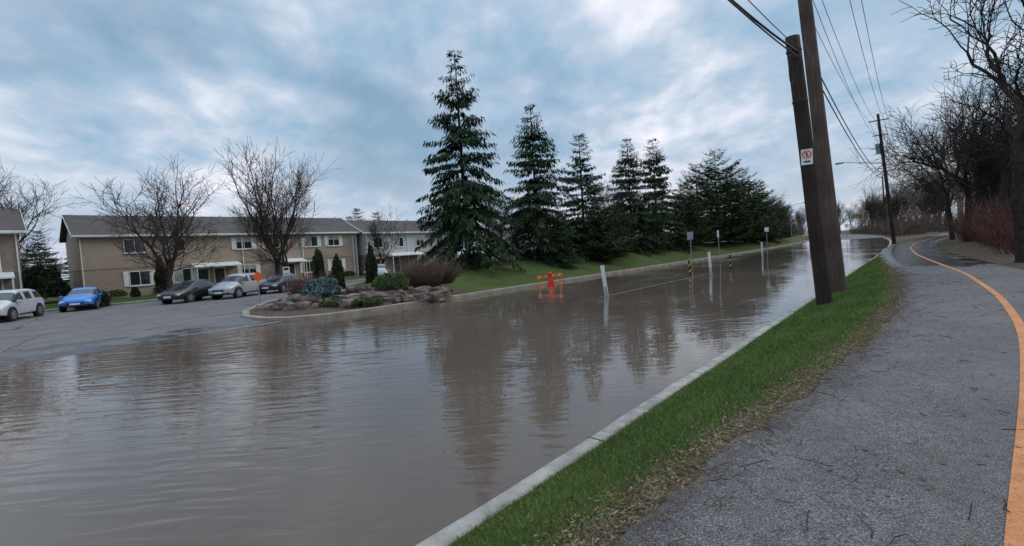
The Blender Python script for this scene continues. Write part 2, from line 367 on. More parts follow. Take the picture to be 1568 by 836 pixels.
Sr=np.array(frange(100,700,5)); Tr=np.array([2.9,10,17.4])
rz=(-.3+.5*sm((Sr-105)/50))[:,None]+np.array([.01,.05,.01])[None,:]
ro,_s=gridmesh('road',Sr,rc(Sr)[:,None]+Tr[None,:],rz,M['road']); setwet(ro,np.full(rz.shape,.3))
kerb_poly('median_kerb',[(17.2,10.35),(24,10.3),(29,10.2)],.10,-.3,.004,M['mudkerb'])
wx=[(-300,2.75,26),(-60,2.75,26),(0,2.75,26),(60,2.8,19),(100,4,21),(150,8,25),(200,14,30)]
v=[];f=[]
for s,t0,t1 in wx:
    for t in (t0,t1): x,y=XY(s,t); v.append((x,y,0))
for i in range(len(wx)-1): f.append((2*i,2*i+2,2*i+3,2*i+1))
wo=mobj('water',v,f,M['water'])
# ---------------------------------------------------------------- grass blades (verge)
def blades():
    n=420000
    s=-1+ (NP.rand(n)**1.9)*36; 
    pl=pc(s)+1.5; w=2.6-pl; t=pl-.14+NP.rand(n)*(w+.16)
    dl=t-pl
    patch=.5+.5*np.sin(s*1.7+t*3.1)*np.sin(s*.8-t*4.7)
    p2=.5+.5*np.sin(s*2.9+1)*np.sin(s*1.13+t*2.0+.4)
    den=np.clip(.10+(dl-.32*p2)*2.2,.05,1)
    keep=NP.rand(n)<den*(.6+.4*patch); s=s[keep];t=t[keep];dl=dl[keep];n=len(s)
    z=HT(s,t); x=DS[0]*s-DS[1]*t; y=DS[1]*s+DS[0]*t
    sc=np.clip(.5+s/16,.5,2.4)
    h=(.02+.035*NP.rand(n))*np.clip(.7+sc*.3,.8,1.3); wd=.0036*sc*(.7+.6*NP.rand(n)); a=NP.rand(n)*math.pi*2; lx=(NP.rand(n)-.5)*h*2.2; ly=(NP.rand(n)-.5)*h*2.2
    ca_,sa=np.cos(a)*wd,np.sin(a)*wd
    v=np.empty((n,3,3)); v[:,0]=np.stack([x-ca_,y-sa,z-.005],-1); v[:,1]=np.stack([x+ca_,y+sa,z-.005],-1); v[:,2]=np.stack([x+lx,y+ly,z+h],-1)
    o=mobj('grass',v.reshape(-1,3),np.arange(n*3).reshape(-1,3),M['blade'],fast=True)
    sh=np.clip(.5+.24*NP.randn(n)+.3*(patch[keep]-.5)-.12*np.clip(.5-dl,0,1),0,.92); dead=NP.rand(n)<(.05+.45*np.clip(.7-dl,0,1)); sh=np.where(dead,.99,sh)
    at=o.data.attributes.new('shade','FLOAT','POINT'); at.data.foreach_set('value',np.repeat(sh,3).astype(np.float32))
blades()
def scatter(name,n,sf,tf,size,mat,zf,flat=.35):
    s=sf(n);t=tf(s,n); z=zf(s,t); x=DS[0]*s-DS[1]*t; y=DS[1]*s+DS[0]*t
    c0=np.stack([x,y,z],-1); a=NP.rand(n)*6.28; L=size*(.4+1.1*NP.rand(n)**2); W=L*(.35+.4*NP.rand(n))
    u=np.stack([np.cos(a),np.sin(a),(NP.rand(n)-.5)*flat],-1)*L[:,None]; w=np.stack([-np.sin(a),np.cos(a),(NP.rand(n)-.5)*flat],-1)*W[:,None]
    up=np.zeros((n,3)); up[:,2]=.003+L*.22
    v=np.stack([c0-u+up*.3,c0-w*.5+up*.1,c0+u+up,c0+w*.5+up*.6],1)
    return mobj(name,v.reshape(-1,3),np.arange(n*4).reshape(-1,4),mat,fast=True)
pz=lambda s,t: np.where(np.abs(t-pc(s))<1.5,.612,HT(s,t))
scatter('fallen_leaves',14000,lambda n:1+NP.rand(n)**1.5*24,lambda s,n:pc(s)+1.54+NP.randn(n)*.14+.32*(.5+.5*np.sin(s*2.9+1)*np.sin(s*1.13+.4))*NP.rand(n),.022,M['leaf'],lambda s,t:pz(s,t)+.012)
scatter('fallen_leaves',5200,lambda n:1+NP.rand(n)**1.3*40,lambda s,n:pc(s)-1.4+NP.rand(n)**.7*2.9,.013,M['leaf'],lambda s,t:pz(s,t)+.008)
scatter('fallen_leaves',420,lambda n:1+NP.rand(n)**1.2*16,lambda s,n:pc(s)-1.4+NP.rand(n)**.7*2.9,.034,M['leaf'],lambda s,t:pz(s,t)+.008)
scatter('fallen_leaves',900,lambda n:1+NP.rand(n)**1.3*20,lambda s,n:pc(s)+1.5+NP.rand(n)*1.2,.024,M['leaf'],lambda s,t:HT(s,t)+.035)
scatter('straw_litter',7000,lambda n:1+NP.rand(n)**1.4*24,lambda s,n:pc(s)+1.58+NP.randn(n)*.13+.3*NP.rand(n),.018,M['straw'],lambda s,t:pz(s,t)+.015)
scatter('fallen_leaves',9000,lambda n:4+NP.rand(n)*60,lambda s,n:pc(s)-1.45-NP.rand(n)**1.5*6,.04,M['leaf'],lambda s,t:pz(s,t)+.01)
segs=[]
for i in range(340):
    s=1+R_.random()**1.4*26; 
    if R_.random()<.5: t=float(pc(s))+1.35+R_.gauss(0,.25)
    else: t=float(pc(s))+R_.uniform(-1.4,1.5)
    z=float(pz(np.array([s]),np.array([t]))[0])+.012
    x,y=XY(s,t); a=R_.random()*6.28; L=R_.uniform(.03,.15)*(2.2 if R_.random()<.06 else 1); p=Vector((x,y,z))
    for k in range(3):
        q=p+Vector((math.cos(a)*L/2,math.sin(a)*L/2,R_.uniform(0,.012))); segs.append((p,q,.0034,.0025)); p=q; a+=R_.uniform(-.7,.7)
v,f=tubes(segs); mobj('fallen_twigs',v,f,M['barkdark'])
segs=[]
for (s,t) in ((3.55,1.2),(3.7,1.28),(2.6,1.3)):
    for k in range(14):
        x,y=XY(s+R_.gauss(0,.08),t+R_.gauss(0,.06)); a=R_.random()*6.28; L=R_.uniform(.04,.11); z=.6
        p=Vector((x,y,z)); q=p+Vector((math.cos(a)*L*.6,math.sin(a)*L*.6,L*.35)); r=q+Vector((math.cos(a)*L*.5,math.sin(a)*L*.5,-L*.15)); segs+= [(p,q,.003,.0025),(q,r,.0025,.001)]
v,f=tubes(segs); mobj('dead_grass_tuft',v,f,M['straw'])
# ---------------------------------------------------------------- trees
def rv(k=1): return Vector((R_.gauss(0,1),R_.gauss(0,1),R_.gauss(0,1)))*k
def bare_mesh(name,seed,h=9,trunk=.25,r=.2,levels=5,spread=.55,up=.12,minr=.011,mat='bark',droop=0,lean=(0,0),nmain=4,side=2,wig=.16,twig=1.0):
    global R_; R_=random.Random(seed); segs=[]
    def grow(p,d,L,r0,lev):
        n=4 if lev>1 else 3
        r1=max(r0*.62,minr*.8); pts=[]
        for i in range(n):
            d=(d+rv(wig)+Vector((0,0,up if lev>0 else -droop))).normalized(); q=p+d*(L/n)
            a=r0+(r1-r0)*i/n; b=r0+(r1-r0)*(i+1)/n; segs.append((p.copy(),q.copy(),a,b)); p=q; pts.append((p.copy(),d.copy(),b))
        if lev<=0: return
        nc=2 if R_.random()<.7 else 3
        for k in range(nc):
            ax=rv().cross(d).normalized(); dd=(d+ax*spread*R_.uniform(.5,1.2)).normalized()
            grow(p.copy(),dd,L*R_.uniform(.62,.85),max(r1*.85,minr),lev-1)
        for k in range(side if lev>1 else int(side+1)):
            if R_.random()>twig: continue
            q,dq,rq=pts[R_.randrange(len(pts)-1)]; ax=rv().cross(dq).normalized(); dd=(dq*.6+ax*R_.uniform(.6,1.0)).normalized()
            grow(q.copy(),dd,L*R_.uniform(.45,.7),max(rq*.5,minr),lev-1)
    base=Vector((0,0,-.1)); d=Vector((lean[0],lean[1],1)).normalized(); p=base; n=5
    segs.append((base,base+d*.3,r*1.4,r*1.08)); p=base+d*.3; LL=(h*trunk-.3)/n
    for i in range(n):
        d2=(d+rv(wig*.35)).normalized(); q=p+d2*LL; segs.append((p.copy(),q.copy(),r*(1.08-.05*i),r*(1.03-.05*i))); p=q
    top=p
    for k in range(nmain):
        a=2*math.pi*(k+R_.random()*.6)/nmain; dd=(d+Vector((math.cos(a),math.sin(a),0))*spread*R_.uniform(.6,1.3)).normalized()
        grow(top-d*R_.uniform(0,.3),dd,h*R_.uniform(.25,.33),r*R_.uniform(.45,.62),levels-1)
    v,f=tubes(segs); vv=np.array(v); s=h/vv[:,2].max(); vv*=s
    me=bpy.data.meshes.new(name); me.from_pydata([tuple(q) for q in vv.tolist()],[],f); me.materials.append(M[mat])
    return me
def place(name,me,x,y,z=None,rz=0,sc=1,parent=None,tilt=(0,0)):
    o=bpy.data.objects.new(name,me)
    if z is None: s,t=ST(x,y); z=float(HT(np.array([s]),np.array([t]))[0])-.05
    o.location=(x,y,z); o.rotation_euler=(tilt[0],tilt[1],rz); o.scale=(sc,sc,sc) if not isinstance(sc,tuple) else sc
    col.objects.link(o)
    if parent: o.parent=parent
    return o
def conifer_mesh(name,seed,h=14,rad=2.7,wh=.42,bare=.06,mat='needle',dens=1.0,droop=.35,irregular=.3,hang=.55,leaf=.34,pw=.82,kill=0):
    rs=np.random.RandomState(seed)
    tb=B().cyl((0,0,-.2),(0,0,h*.98),h*.014,.02,8,False)
    segs=[]; Q=[]
    z=h*bare+.2
    while z<h-.15:
        f=(z/h-bare)/(1-bare); prof=(1-f)**pw*min(1,.7+3*f)
        nb=max(4,int(9-3*f)); a0=rs.rand()*6.28
        lay=1+irregular*(rs.rand()-.5)
        for k in range(nb):
            if rs.rand()<kill*(.4+f): continue
            a=a0+6.28*k/nb+rs.randn()*.25; L=max(.12,rad*prof*lay*(1+irregular*rs.randn()*.45)); L=min(L,rad*1.15*max(prof,.1)+.15)
            zz=z+rs.randn()*.1; rise=.30*f+.05
            ns=max(3,int(L/.17)); ca,sa=math.cos(a),math.sin(a); prev=None
            for i in range(ns+1):
                u=i/ns; rr=L*u; pz_=zz+L*(rise*u-droop*(1.25-f)*u*u*1.3+ .22*u**4)
                P=np.array([ca*rr,sa*rr,pz_])
                if prev is not None and i%3==0: segs.append((Vector(prev),Vector(P),.02*(1-u)+.008,.015*(1-u)+.006)); prev=P
                if prev is None: prev=P
                if u<.2: continue
                m=int(dens*(3+4*(1-abs(2*u-1.1)))*(1.15-.3*f)+rs.rand())
                for j in range(max(1,m)):
                    sd_=rs.choice([-1,1]); wlat=(.12+.5*L*.26*(1-u*.7)+.1)
                    la=leaf*(.5+.8*rs.rand())*(1 if f<.8 else .6)
                    out=.45+.4*rs.rand(); side=sd_*(.3+.8*rs.rand()); dn=-(hang*(.4+1.2*rs.rand()))
                    if f>.88: dn*=.3
                    dx=ca*out-sa*side; dy=sa*out+ca*side; d=np.array([dx,dy,dn]); d/=np.linalg.norm(d)
                    st=P+np.array([-sa,ca,0])*sd_*rs.rand()*wlat+np.array([0,0,rs.randn()*.05])
                    w=np.array([-d[1],d[0],rs.randn()*.6]); w/=np.linalg.norm(w)+1e-6; wd=la*.13
                    Q.append((st-w*wd*.4,st+d*la*.45+w*wd,st+d*la,st+d*la*.4-w*wd))
        z+=wh*(.5+1.0*rs.rand())*(1 if f<.7 else .75)
    for j in range(20):
        zt=h-.9*rs.rand(); a=rs.rand()*6.28; d=np.array([math.cos(a)*.6,math.sin(a)*.6,.5]); la=.22*(h-zt+.3); st=np.array([0,0,zt]); w=np.array([-d[1],d[0],0])
        Q.append((st-w*.02,st+d*la*.5+w*.05,st+d*la,st+d*la*.5-w*.05))
    sv,sf=tubes(segs,lambda r:3)
    nv=len(tb.v); v=np.array(tb.v+sv); q=np.array(Q).reshape(-1,3); v=np.vstack([v,q])
    f=[tuple(x) for x in tb.f]+[tuple(i+nv for i in x) for x in sf]; nb_=len(f); base=nv+len(sv)
    qi=(np.arange(len(q)).reshape(-1,4)+base)
    f=np.vstack([np.array(f),qi]); mi=np.zeros(len(f),int); mi[nb_:]=1
    o=mobj(name,v,f,[M['barkdark'],M[mat]],mi=mi,fast=True); me=o.data; bpy.data.objects.remove(o); return me
big=conifer_mesh('spruce_big',3,14.9,3.6,.46,.02,dens=1.7,droop=.52,irregular=.7,hang=1.15,leaf=.46,pw=.72,kill=.16)
cA=conifer_mesh('spruce_a',5,13,3.6,.44,.03,dens=1.6,droop=.45,irregular=.65,hang=1.0,leaf=.45,pw=.74,kill=.14)
cB=conifer_mesh('spruce_b',8,13,3.9,.40,.02,dens=1.6,droop=.34,irregular=.7,hang=.8,leaf=.45,pw=.7,kill=.14)
cP=conifer_mesh('pine_c',12,12,4.3,.44,.04,mat='needle2',dens=1.6,droop=.0,irregular=.9,hang=.15,leaf=.5,pw=.5,kill=.16)
cQ=conifer_mesh('pine_d',14,10,4.0,.42,.03,mat='needle2',dens=1.6,droop=.05,irregular=1.0,hang=.15,leaf=.5,pw=.42,kill=.18)
place('spruce_tree',big,-3.0,33,rz=1)
for nm,me,X,Y,sc,rz in [
 ('spruce_tree',cA,2.3,38.5,.97,.3),('spruce_tree',cB,6.9,43.5,.87,2),('spruce_tree',cA,13.1,50.5,.93,3.3),('spruce_tree',cA,17.7,56.5,1.02,1.1),
 ('spruce_tree',cB,3.9,36.5,.36,.8),('pine_tree',cQ,8.0,41.5,.58,0),('pine_tree',cQ,10.4,46,.5,.8),('pine_tree',cQ,15.5,52,.62,2.8),
 ('pine_tree',cQ,22.5,60,.82,1.2),('pine_tree',cP,26.5,66,.95,2.2),('pine_tree',cP,31,70,1.17,0.4),('pine_tree',cQ,35,75,1.2,4),('pine_tree',cP,40,80,1.05,5),('pine_tree',cQ,45,86,1.1,1.7),('spruce_tree',cB,50,93,.92,2.9),('pine_tree',cQ,56.5,101,.95,.2),('pine_tree',cP,63,109,.75,.9),('pine_tree',cQ,30,82,.9,2)]:
    place(nm,me,X,Y,rz=rz,sc=sc)
for X,Y,sc in ((-60,60,.66),(-57.5,62,.5),(-63,59,.55),(-25.5,80,.85),(-23,82,.8),(-28.5,84,.78),(-12,72,.7)):
    place('spruce_tree',cB,X,Y,.1,rz=X,sc=(sc*1.1,sc*1.1,sc))
bA=bare_mesh('bare_a',21,11,.20,.25,5,.62,.12,.012,nmain=6,side=2,wig=.14)
bB=bare_mesh('bare_b',22,12,.20,.24,5,.46,.15,.012,nmain=5,side=2,wig=.12)
bC=bare_mesh('bare_c',23,12,.3,.2,5,.45,.16,.014,'barkdark')
bD=bare_mesh('bare_d',31,15,.30,.30,5,.50,.09,.016,'barkdark',wig=.24,nmain=3,side=2,twig=.8)
bE=bare_mesh('bare_e',37,14,.36,.22,4,.55,.10,.018,'barkdark',wig=.2,nmain=3,side=3)
bW=bare_mesh('bare_w',29,11,.3,.25,5,.5,.02,.016,'willow',droop=.35)
place('bare_tree',bA,-27.0,37.0,rz=.4,sc=(1.22,1.22,1.04))
place('bare_tree',bB,-22.4,45,rz=2.0,sc=(1.3,1.3,1.16))
place('bare_tree',bB,-21.0,45.5,rz=4.0,sc=.9,tilt=(0,.42))
place('bare_tree',bA,-42.5,39.0,rz=3.4,sc=1.25)
place('bare_tree',bC,-.8,38,rz=1,sc=.5); place('bare_tree',bC,-1.8,42,rz=3,sc=.62); place('bare_tree',bC,0.6,45,rz=5,sc=.6); place('bare_tree',bC,1.8,42,rz=4,sc=.6)
place('bare_tree',bC,-12,44,rz=5,sc=.62); place('bare_tree',bC,11,49,rz=2,sc=.7); place('bare_tree',bC,9.5,44,rz=1,sc=.6)
# right woodland
place('bare_tree',bD,18.9,17.2,rz=.5,sc=.95,tilt=(0,-.10))
place('bare_tree',bE,25.5,23.6,rz=2.2,sc=1.0,tilt=(0,-.05))
place('bare_tree',bE,30.9,30.0,rz=1.9,sc=1.0,tilt=(0,-.10))
place('bare_tree',bD,37.0,38.0,rz=3.5,sc=.95,tilt=(0,-.08))
place('bare_tree',bE,43.0,45.6,rz=4.9,sc=1.0,tilt=(0,-.05))
place('willow_tree',bW,55,57.3,rz=1,sc=1.6)
rs=random.Random(5)
wood=empty('woodland')
for i in range(26):
    s=rs.uniform(46,112); lim=-.125*s-4; t=rs.uniform(lim,float(pc(s))-4)
    x,y=XY(s,t); place('woodland_tree_%d'%i,rs.choice([bC,bD,bE]),x,y,rz=rs.random()*6,sc=rs.uniform(.75,1.1),parent=wood)
for i in range(44):
    s=rs.uniform(118,215); t=rs.uniform(max(-26,-.12*s-6),float(rc(s))+1)
    if abs(t-float(pc(s)))<2.5: continue
    x,y=XY(s,t); place('woodland_tree_f%d'%i,rs.choice([bC,bE,bC,bB]),x,y,rz=rs.random()*6,sc=rs.uniform(1.1,1.6),parent=wood)
tl=empty('distant_treeline')
for i in range(30):
    s=rs.uniform(190,330); t=float(rc(s))+rs.choice([rs.uniform(-35,-2),rs.uniform(20,60)]); x,y=XY(s,t)
    place('treeline_tree_%d'%i,rs.choice([bC,bA,bW]),x,y,.3,rz=rs.random()*6,sc=rs.uniform(1.2,1.8),parent=tl)
for i in range(20):
    s=340+rs.uniform(0,30); t=rs.uniform(10,90); x,y=XY(s,t); place('treeline_tree_b%d'%i,rs.choice([bC,bB]),x,y,.3,rz=rs.random()*6,sc=rs.uniform(1.4,2.0),parent=tl)
bg=empty('background_trees')
for i in range(24):
    X=rs.uniform(-110,-2); Y=rs.uniform(80,115); place('background_tree_%d'%i,rs.choice([bC,bA,bB]),X,Y,.1,rz=rs.random()*6,sc=rs.uniform(.5,.72),parent=bg)
def thicket(name,pts,n,h,mat,rad,rr0=.014,seed=3):
    r=random.Random(seed); segs=[]
    for (x,y,z) in pts:
        hh=h*r.uniform(.6,1.15)
        for i in range(n):
            a=r.random()*6.28; q=r.random()**.5*rad; p=Vector((x+math.cos(a)*q,y+math.sin(a)*q,z)); d=Vector((math.cos(a)*.4+r.gauss(0,.25),math.sin(a)*.4+r.gauss(0,.25),1)).normalized()
            L=hh*r.uniform(.4,1.05); k=3; rr=rr0
            for j in range(k):
                e=p+d*(L/k); segs.append((p,e,rr,rr*.7)); rr*=.7
                for m in range(2):
                    dd=(d+Vector((r.gauss(0,.5),r.gauss(0,.5),.1))).normalized(); segs.append((e,e+dd*L*.25,rr0*.5,rr0*.35))
                p=e; d=(d+Vector((r.gauss(0,.2),r.gauss(0,.2),0))).normalized()
    v,f=tubes(segs,lambda r:3); return mobj(name,v,f,M[mat])
def zz(x,y): s,t=ST(x,y); return float(HT(np.array([s]),np.array([t]))[0])
def row(s0,s1,st,toff):
    out=[]; s=s0
    while s<s1:
        t=toff(s)+rs.gauss(0,.4); x,y=XY(s,t); out.append((x,y,zz(x,y))); s+=st
    return out
thicket('dogwood_thicket',row(29,54,1.6,lambda s:float(pc(s))-4.3),70,2.5,'redtwig',1.1)
thicket('brush_thicket',row(34,80,2.2,lambda s:float(pc(s))-6.6),45,3.0,'browntwig',1.5)
thicket('brush_thicket',row(52,150,2.8,lambda s:min(-3.5,float(pc(s))-4.5)),45,2.6,'browntwig',1.8,.02)
thicket('brush_thicket',row(118,260,4,lambda s:float(rc(s))-1),45,4.5,'browntwig',3,.035)
thicket('brush_thicket',row(118,260,5,lambda s:float(rc(s))-9),40,5.5,'browntwig',4,.035)
thicket('brush_thicket',row(110,300,6,lambda s:float(rc(s))+24),40,4.5,'browntwig',4,.035)
def shrub(name,x,y,z,rx,ry,rz,n,leaf,mat,seed=1,lump=.18,upright=False,cone=0):
    r=np.random.RandomState(seed); d=r.randn(n,3); d/=np.linalg.norm(d,axis=1)[:,None]; d[:,2]=np.where(d[:,2]<-.5,-d[:,2],d[:,2])
    rad=(.55+.45*r.rand(n)**.5)*(1+lump*(np.sin(d[:,0]*6+seed)*np.sin(d[:,1]*7+2*seed)*1+np.sin(d[:,2]*8+seed)*.5))
    P=d*rad[:,None]*np.array([rx,ry,rz])
    if cone: k=1-cone*(P[:,2]+rz)/(2*rz); P[:,0]*=k;P[:,1]*=k
    P+=np.array([x,y,z+rz*.86])
    u=r.randn(n,3)
    if upright: u=d*.6+np.array([0,0,1.1])+.4*r.randn(n,3)
    u/=np.linalg.norm(u,axis=1)[:,None]; w=np.cross(u,r.randn(n,3)); w/=np.linalg.norm(w,axis=1)[:,None]; L=leaf*(.5+r.rand(n))[:,None]
    v=np.stack([P-u*L*.5,P+w*L*.28,P+u*L*.6,P-w*L*.28],1)
    return mobj(name,v.reshape(-1,3),np.arange(n*4).reshape(-1,4),M[mat],fast=True)
shrub('blue_spruce_shrub',-8.9,21.8,.40,.85,.75,.55,4500,.13,'bluespruce',1)
shrub('boxwood_shrub',-5.8,22.3,.65,.90,.75,.45,5500,.07,'boxwood',2,lump=.06)
for i,(x,y,h,w) in enumerate([(-11.0,26.8,3.0,.42),(-10.1,27.2,2.5,.4),(-8.5,28.5,2.9,.42),(-30.8,41.2,3.4,.6),(-27.8,31.9,.95,.3),(-31,38.5,1.0,.35)]):
    shrub('cedar_shrub',x,y,.2,w,w,h/2,3800,.16,'cedar',10+i,upright=True,cone=.45)
shrub('dark_shrub',-43.4,43,.1,2.0,1.5,1.7,7000,.24,'darkleaf',20)
shrub('dark_shrub',-41.0,41.4,.1,1.4,1.2,1.3,5000,.22,'darkleaf',21)
shrub('dark_shrub',-46.5,43.5,.1,1.8,1.2,2.0,5000,.22,'darkleaf',25)
for i,s in enumerate((8,11.5,17.5,24,29,31)):
    x,y=XY(s,55.1); shrub('foundation_shrub',x,y,.12,.8,.6,.42,1500,.12,('boxwood','darkleaf')[i%2],40+i)
shrub('ground_juniper',-8.0,21.0,.25,1.0,.5,.13,1800,.09,'boxwood',22); shrub('ground_juniper',-6.6,20.7,.3,.9,.5,.12,1600,.09,'boxwood',23); shrub('ground_juniper',-9.9,22.5,.25,.8,.5,.12,1400,.09,'cedar',24)
thicket('brown_shrub',[(-4.2,23.9,.6),(-4.9,24.3,.6),(-3.6,24.5,.7)],420,1.45,'browntwig',.5,.009)
thicket('brown_shrub',[(-10.9,24.3,.35),(-10.2,24.6,.35)],350,1.3,'redtwig',.5,.009)
def rocks():
    r=random.Random(4); V=[];F=[]
    import bmesh
    def rock(x,y,z,sx,sy,sz):
        bm=bmesh.new(); bmesh.ops.create_cube(bm,size=2); bmesh.ops.subdivide_edges(bm,edges=bm.edges,cuts=2,use_grid_fill=True)
        a=r.random()*6; ph=[r.random()*6 for _ in range(6)]
        for q in bm.verts:
            c=q.co; n=c.normalized(); c=c.lerp(n*1.25,.3)
            c+=Vector((math.sin(c.y*2.3+ph[0])*.16,math.sin(c.z*2.6+ph[1])*.16,math.sin(c.x*2.5+ph[2])*.16))+Vector((r.gauss(0,.06),r.gauss(0,.06),r.gauss(0,.06)))
            X=c.x*sx;Y=c.y*sy; q.co=(x+X*math.cos(a)-Y*math.sin(a),y+X*math.sin(a)+Y*math.cos(a),z+c.z*sz)
        o=len(V); bm.verts.ensure_lookup_table()
        for q in bm.verts: V.append(tuple(q.co))
        for ff in bm.faces: F.append(tuple(o+w.index for w in ff.verts))
        bm.free()
    rows=[([(-11.9,22.3),(-9.6,20.9),(-7.2,20.8),(-5.0,21.6),(-3.4,22.6)],.30,.27,26),([(-11.0,22.9),(-9.3,21.6),(-7,21.4),(-4.8,22.3),(-3.6,23.2)],.62,.27,22),([(-9.8,23.5),(-7.2,22.3),(-5,23)],.95,.24,12)]
    for pts,z,s,n in rows:
        for i in range(n):
            u=i/(n-1)*(len(pts)-1); k=min(int(u),len(pts)-2); w=u-k
            x=pts[k][0]*(1-w)+pts[k+1][0]*w+r.gauss(0,.12); y=pts[k][1]*(1-w)+pts[k+1][1]*w+r.gauss(0,.12)
            q=s*r.uniform(.5,1.6); rock(x,y,z*.7+r.uniform(-.03,.1),q*1.4,q,q*.68)
    for i in range(22):
        x=r.uniform(-12.2,-4);y=r.uniform(21,26); rock(x,y,zz(x,y)+.04,r.uniform(.12,.3),.16,.13)
    mobj('limestone_rocks',V,F,M['rock'])
rocks()
# ---------------------------------------------------------------- houses
def house(name,x,y,rz,L,depth,eave,ridge,wall,upwall,wins,doors,canopies,z=.1):
    e=empty(name,(x,y,z),rz)
    B().box(0,L,0,depth,0,2.75).obj('walls_lower',M[wall],e)
    B().box(-.03,L+.03,-.04,depth+.03,2.751,eave).obj('walls_upper',M[upwall],e)
    o=.45; b=B(); m=depth/2
    v=[(-o,-o,eave-.02),(L+o,-o,eave-.02),(L+o,m,ridge),(-o,m,ridge),(-o,depth+o,eave-.02),(L+o,depth+o,eave-.02)]
    v2=[(a,b_,c+.16) for a,b_,c in v]
    b.add(v+v2,[(6,7,8,9),(9,8,11,10),(0,3,2,1),(3,4,5,2),(0,1,7,6),(4,10,11,5),(0,6,9,3),(3,9,10,4),(1,2,8,7),(2,5,11,8)]).obj('roof',M['roof'],e)
    B().add([(0,0,eave),(0,depth,eave),(0,m,ridge-.1),(L,0,eave),(L,m,ridge-.1),(L,depth,eave)],[(0,2,1),(3,5,4)]).obj('gable',M[upwall],e)
    B().box(-o,L+o,-o-.1,-o-.005,eave-.08,eave+.1).box(-o,L+o,-o,-.05,eave-.14,eave-.06).obj('gutter',M['white'],e,bev=.01)
    b=B()
    for sx in (-o-.03,L+o): 
        b.add([(sx,-o-.05,eave-.1),(sx+.03,-o-.05,eave-.1),(sx+.03,m,ridge-.06),(sx,m,ridge-.06),(sx,-o-.05,eave+.13),(sx+.03,-o-.05,eave+.13),(sx+.03,m,ridge+.17),(sx,m,ridge+.17)],[(0,3,2,1),(4,5,6,7),(0,4,7,3),(1,2,6,5),(0,1,5,4)])
    for xx in [.1]+[q for q in np.arange(6.6,L,6.6)]+[L-.1]: b.box(xx-.04,xx+.04,-.13,-.045,.1,eave-.1)
    b.obj('downspout',M['white'],e)
    fr=B();gl=B();sh=B();si=B();cu=B()
    for i,(a,z0,z1,w,shut) in enumerate(wins):
        x0=a-w/2;x1=a+w/2; y0=-.045 if z0>2.7 else 0
        for q in ((x0-.07,x0,z0-.07,z1+.07),(x1,x1+.07,z0-.07,z1+.07),(x0,x1,z0-.07,z0),(x0,x1,z1,z1+.07),(a-.025,a+.025,z0,z1)):
            fr.box(q[0],q[1],y0-.07,y0-.002,q[2],q[3])
        for q in ((x0,a-.026),(a+.026,x1)): gl.box(q[0],q[1],y0-.025,y0-.003,z0,z1)
        if i%3==1: cu.box(x0+.02,a-.05,y0-.03,y0-.026,z0+.02,z1-.02)
        elif i%3==2: cu.box(x0+.02,a-.05,y0-.03,y0-.026,z1-.45,z1-.02).box(a+.05,x1-.02,y0-.03,y0-.026,z1-.45,z1-.02)
        si.box(x0-.12,x1+.12,y0-.12,y0-.001,z0-.13,z0-.072)
        if shut:
            for q in (x0-.48,x1+.1): sh.box(q,q+.38,y0-.05,y0-.002,z0-.08,z1+.08)
    fr.obj('window_frames',M['white'],e); gl.obj('window_glass',M['glass'],e); si.obj('window_sills',M['white'],e); cu.obj('blinds',M['concrete'],e)
    if sh.v: sh.obj('shutters',M['white'],e)
    d=B();df=B()
    for a in doors:
        d.box(a-.45,a+.45,-.05,-.002,.15,2.2); df.box(a-.55,a-.452,-.08,-.002,.15,2.3).box(a+.452,a+.55,-.08,-.002,.15,2.3).box(a-.452,a+.452,-.08,-.002,2.202,2.3)
        df.box(a-.8,a+.8,-1.0,-.001,0,.15)
    if doors: d.obj('doors',M['door'],e); df.obj('door_frames',M['white'],e)
    c=B()
    for (a0,a1) in canopies:
        c.add([(a0,-1.5,2.5),(a1,-1.5,2.5),(a1,-.002,2.85),(a0,-.002,2.85),(a0,-1.5,2.38),(a1,-1.5,2.38),(a1,-.002,2.4),(a0,-.002,2.4)],[(0,1,2,3),(4,7,6,5),(0,4,5,1),(0,3,7,4),(1,5,6,2)])
        for q in (a0+.12,a1-.12): c.cyl((q,-1.4,0),(q,-1.4,2.4),.05,n=8)
    if canopies: c.obj('porch_canopy',M['white'],e)
    v=B()
    for q in np.arange(2,L-1,3.4): v.cyl((q,m-1.4,ridge-1),(q,m-1.4,ridge+.15),.07,n=8)
    v.cyl((L*.3,m,ridge-.3),(L*.3,m,ridge+.5),.12,n=8); v.obj('roof_vents',M['steel'],e)
    return e
RZ=math.atan2(DS[1],DS[0])
wn=[(3.9,4.2,5.35,1.5,0),(7.15,4.2,5.35,1.5,0),(13.4,4.2,5.35,1.5,1),(16.4,4.2,5.35,1.3,1),(20.9,4.2,5.35,1.5,1),(23.8,4.2,5.35,1.4,1),
    (4.1,1.1,2.35,1.5,1),(7.5,1.1,2.35,1.4,1),(13.7,1.1,2.35,1.4,1),(20.5,1.1,2.35,1.4,1),(24,1.1,2.35,1.4,1)]
house('brick_townhouse',*XY(5.9,56),RZ,27,8.5,5.75,7.9,'brick','sidingtan',wn,[9.3,10.8,18.2],[(8.3,12.6),(17,19.6)])
house('white_townhouse',*XY(33.6,55),RZ,16,8,5.6,7.5,'brick2','siding',[(1.8,3.7,4.9,1.3,0),(5.2,3.7,4.9,1.3,0),(8.8,3.7,4.9,1.3,0),(2,1,2.2,1.3,0),(8.8,1,2.2,1.3,0),(12.5,3.7,4.9,1.3,0)],[4.6],[(3,8.5)])
house('brick_townhouse',*XY(-12.2,49.5),RZ,14.2,8.5,5.7,7.7,'brick2','brick2',[(10,4,5.2,1.3,0),(12.5,4,5.2,1,0),(12,1,2.2,1.3,0)],[10],[(11,13.8)])
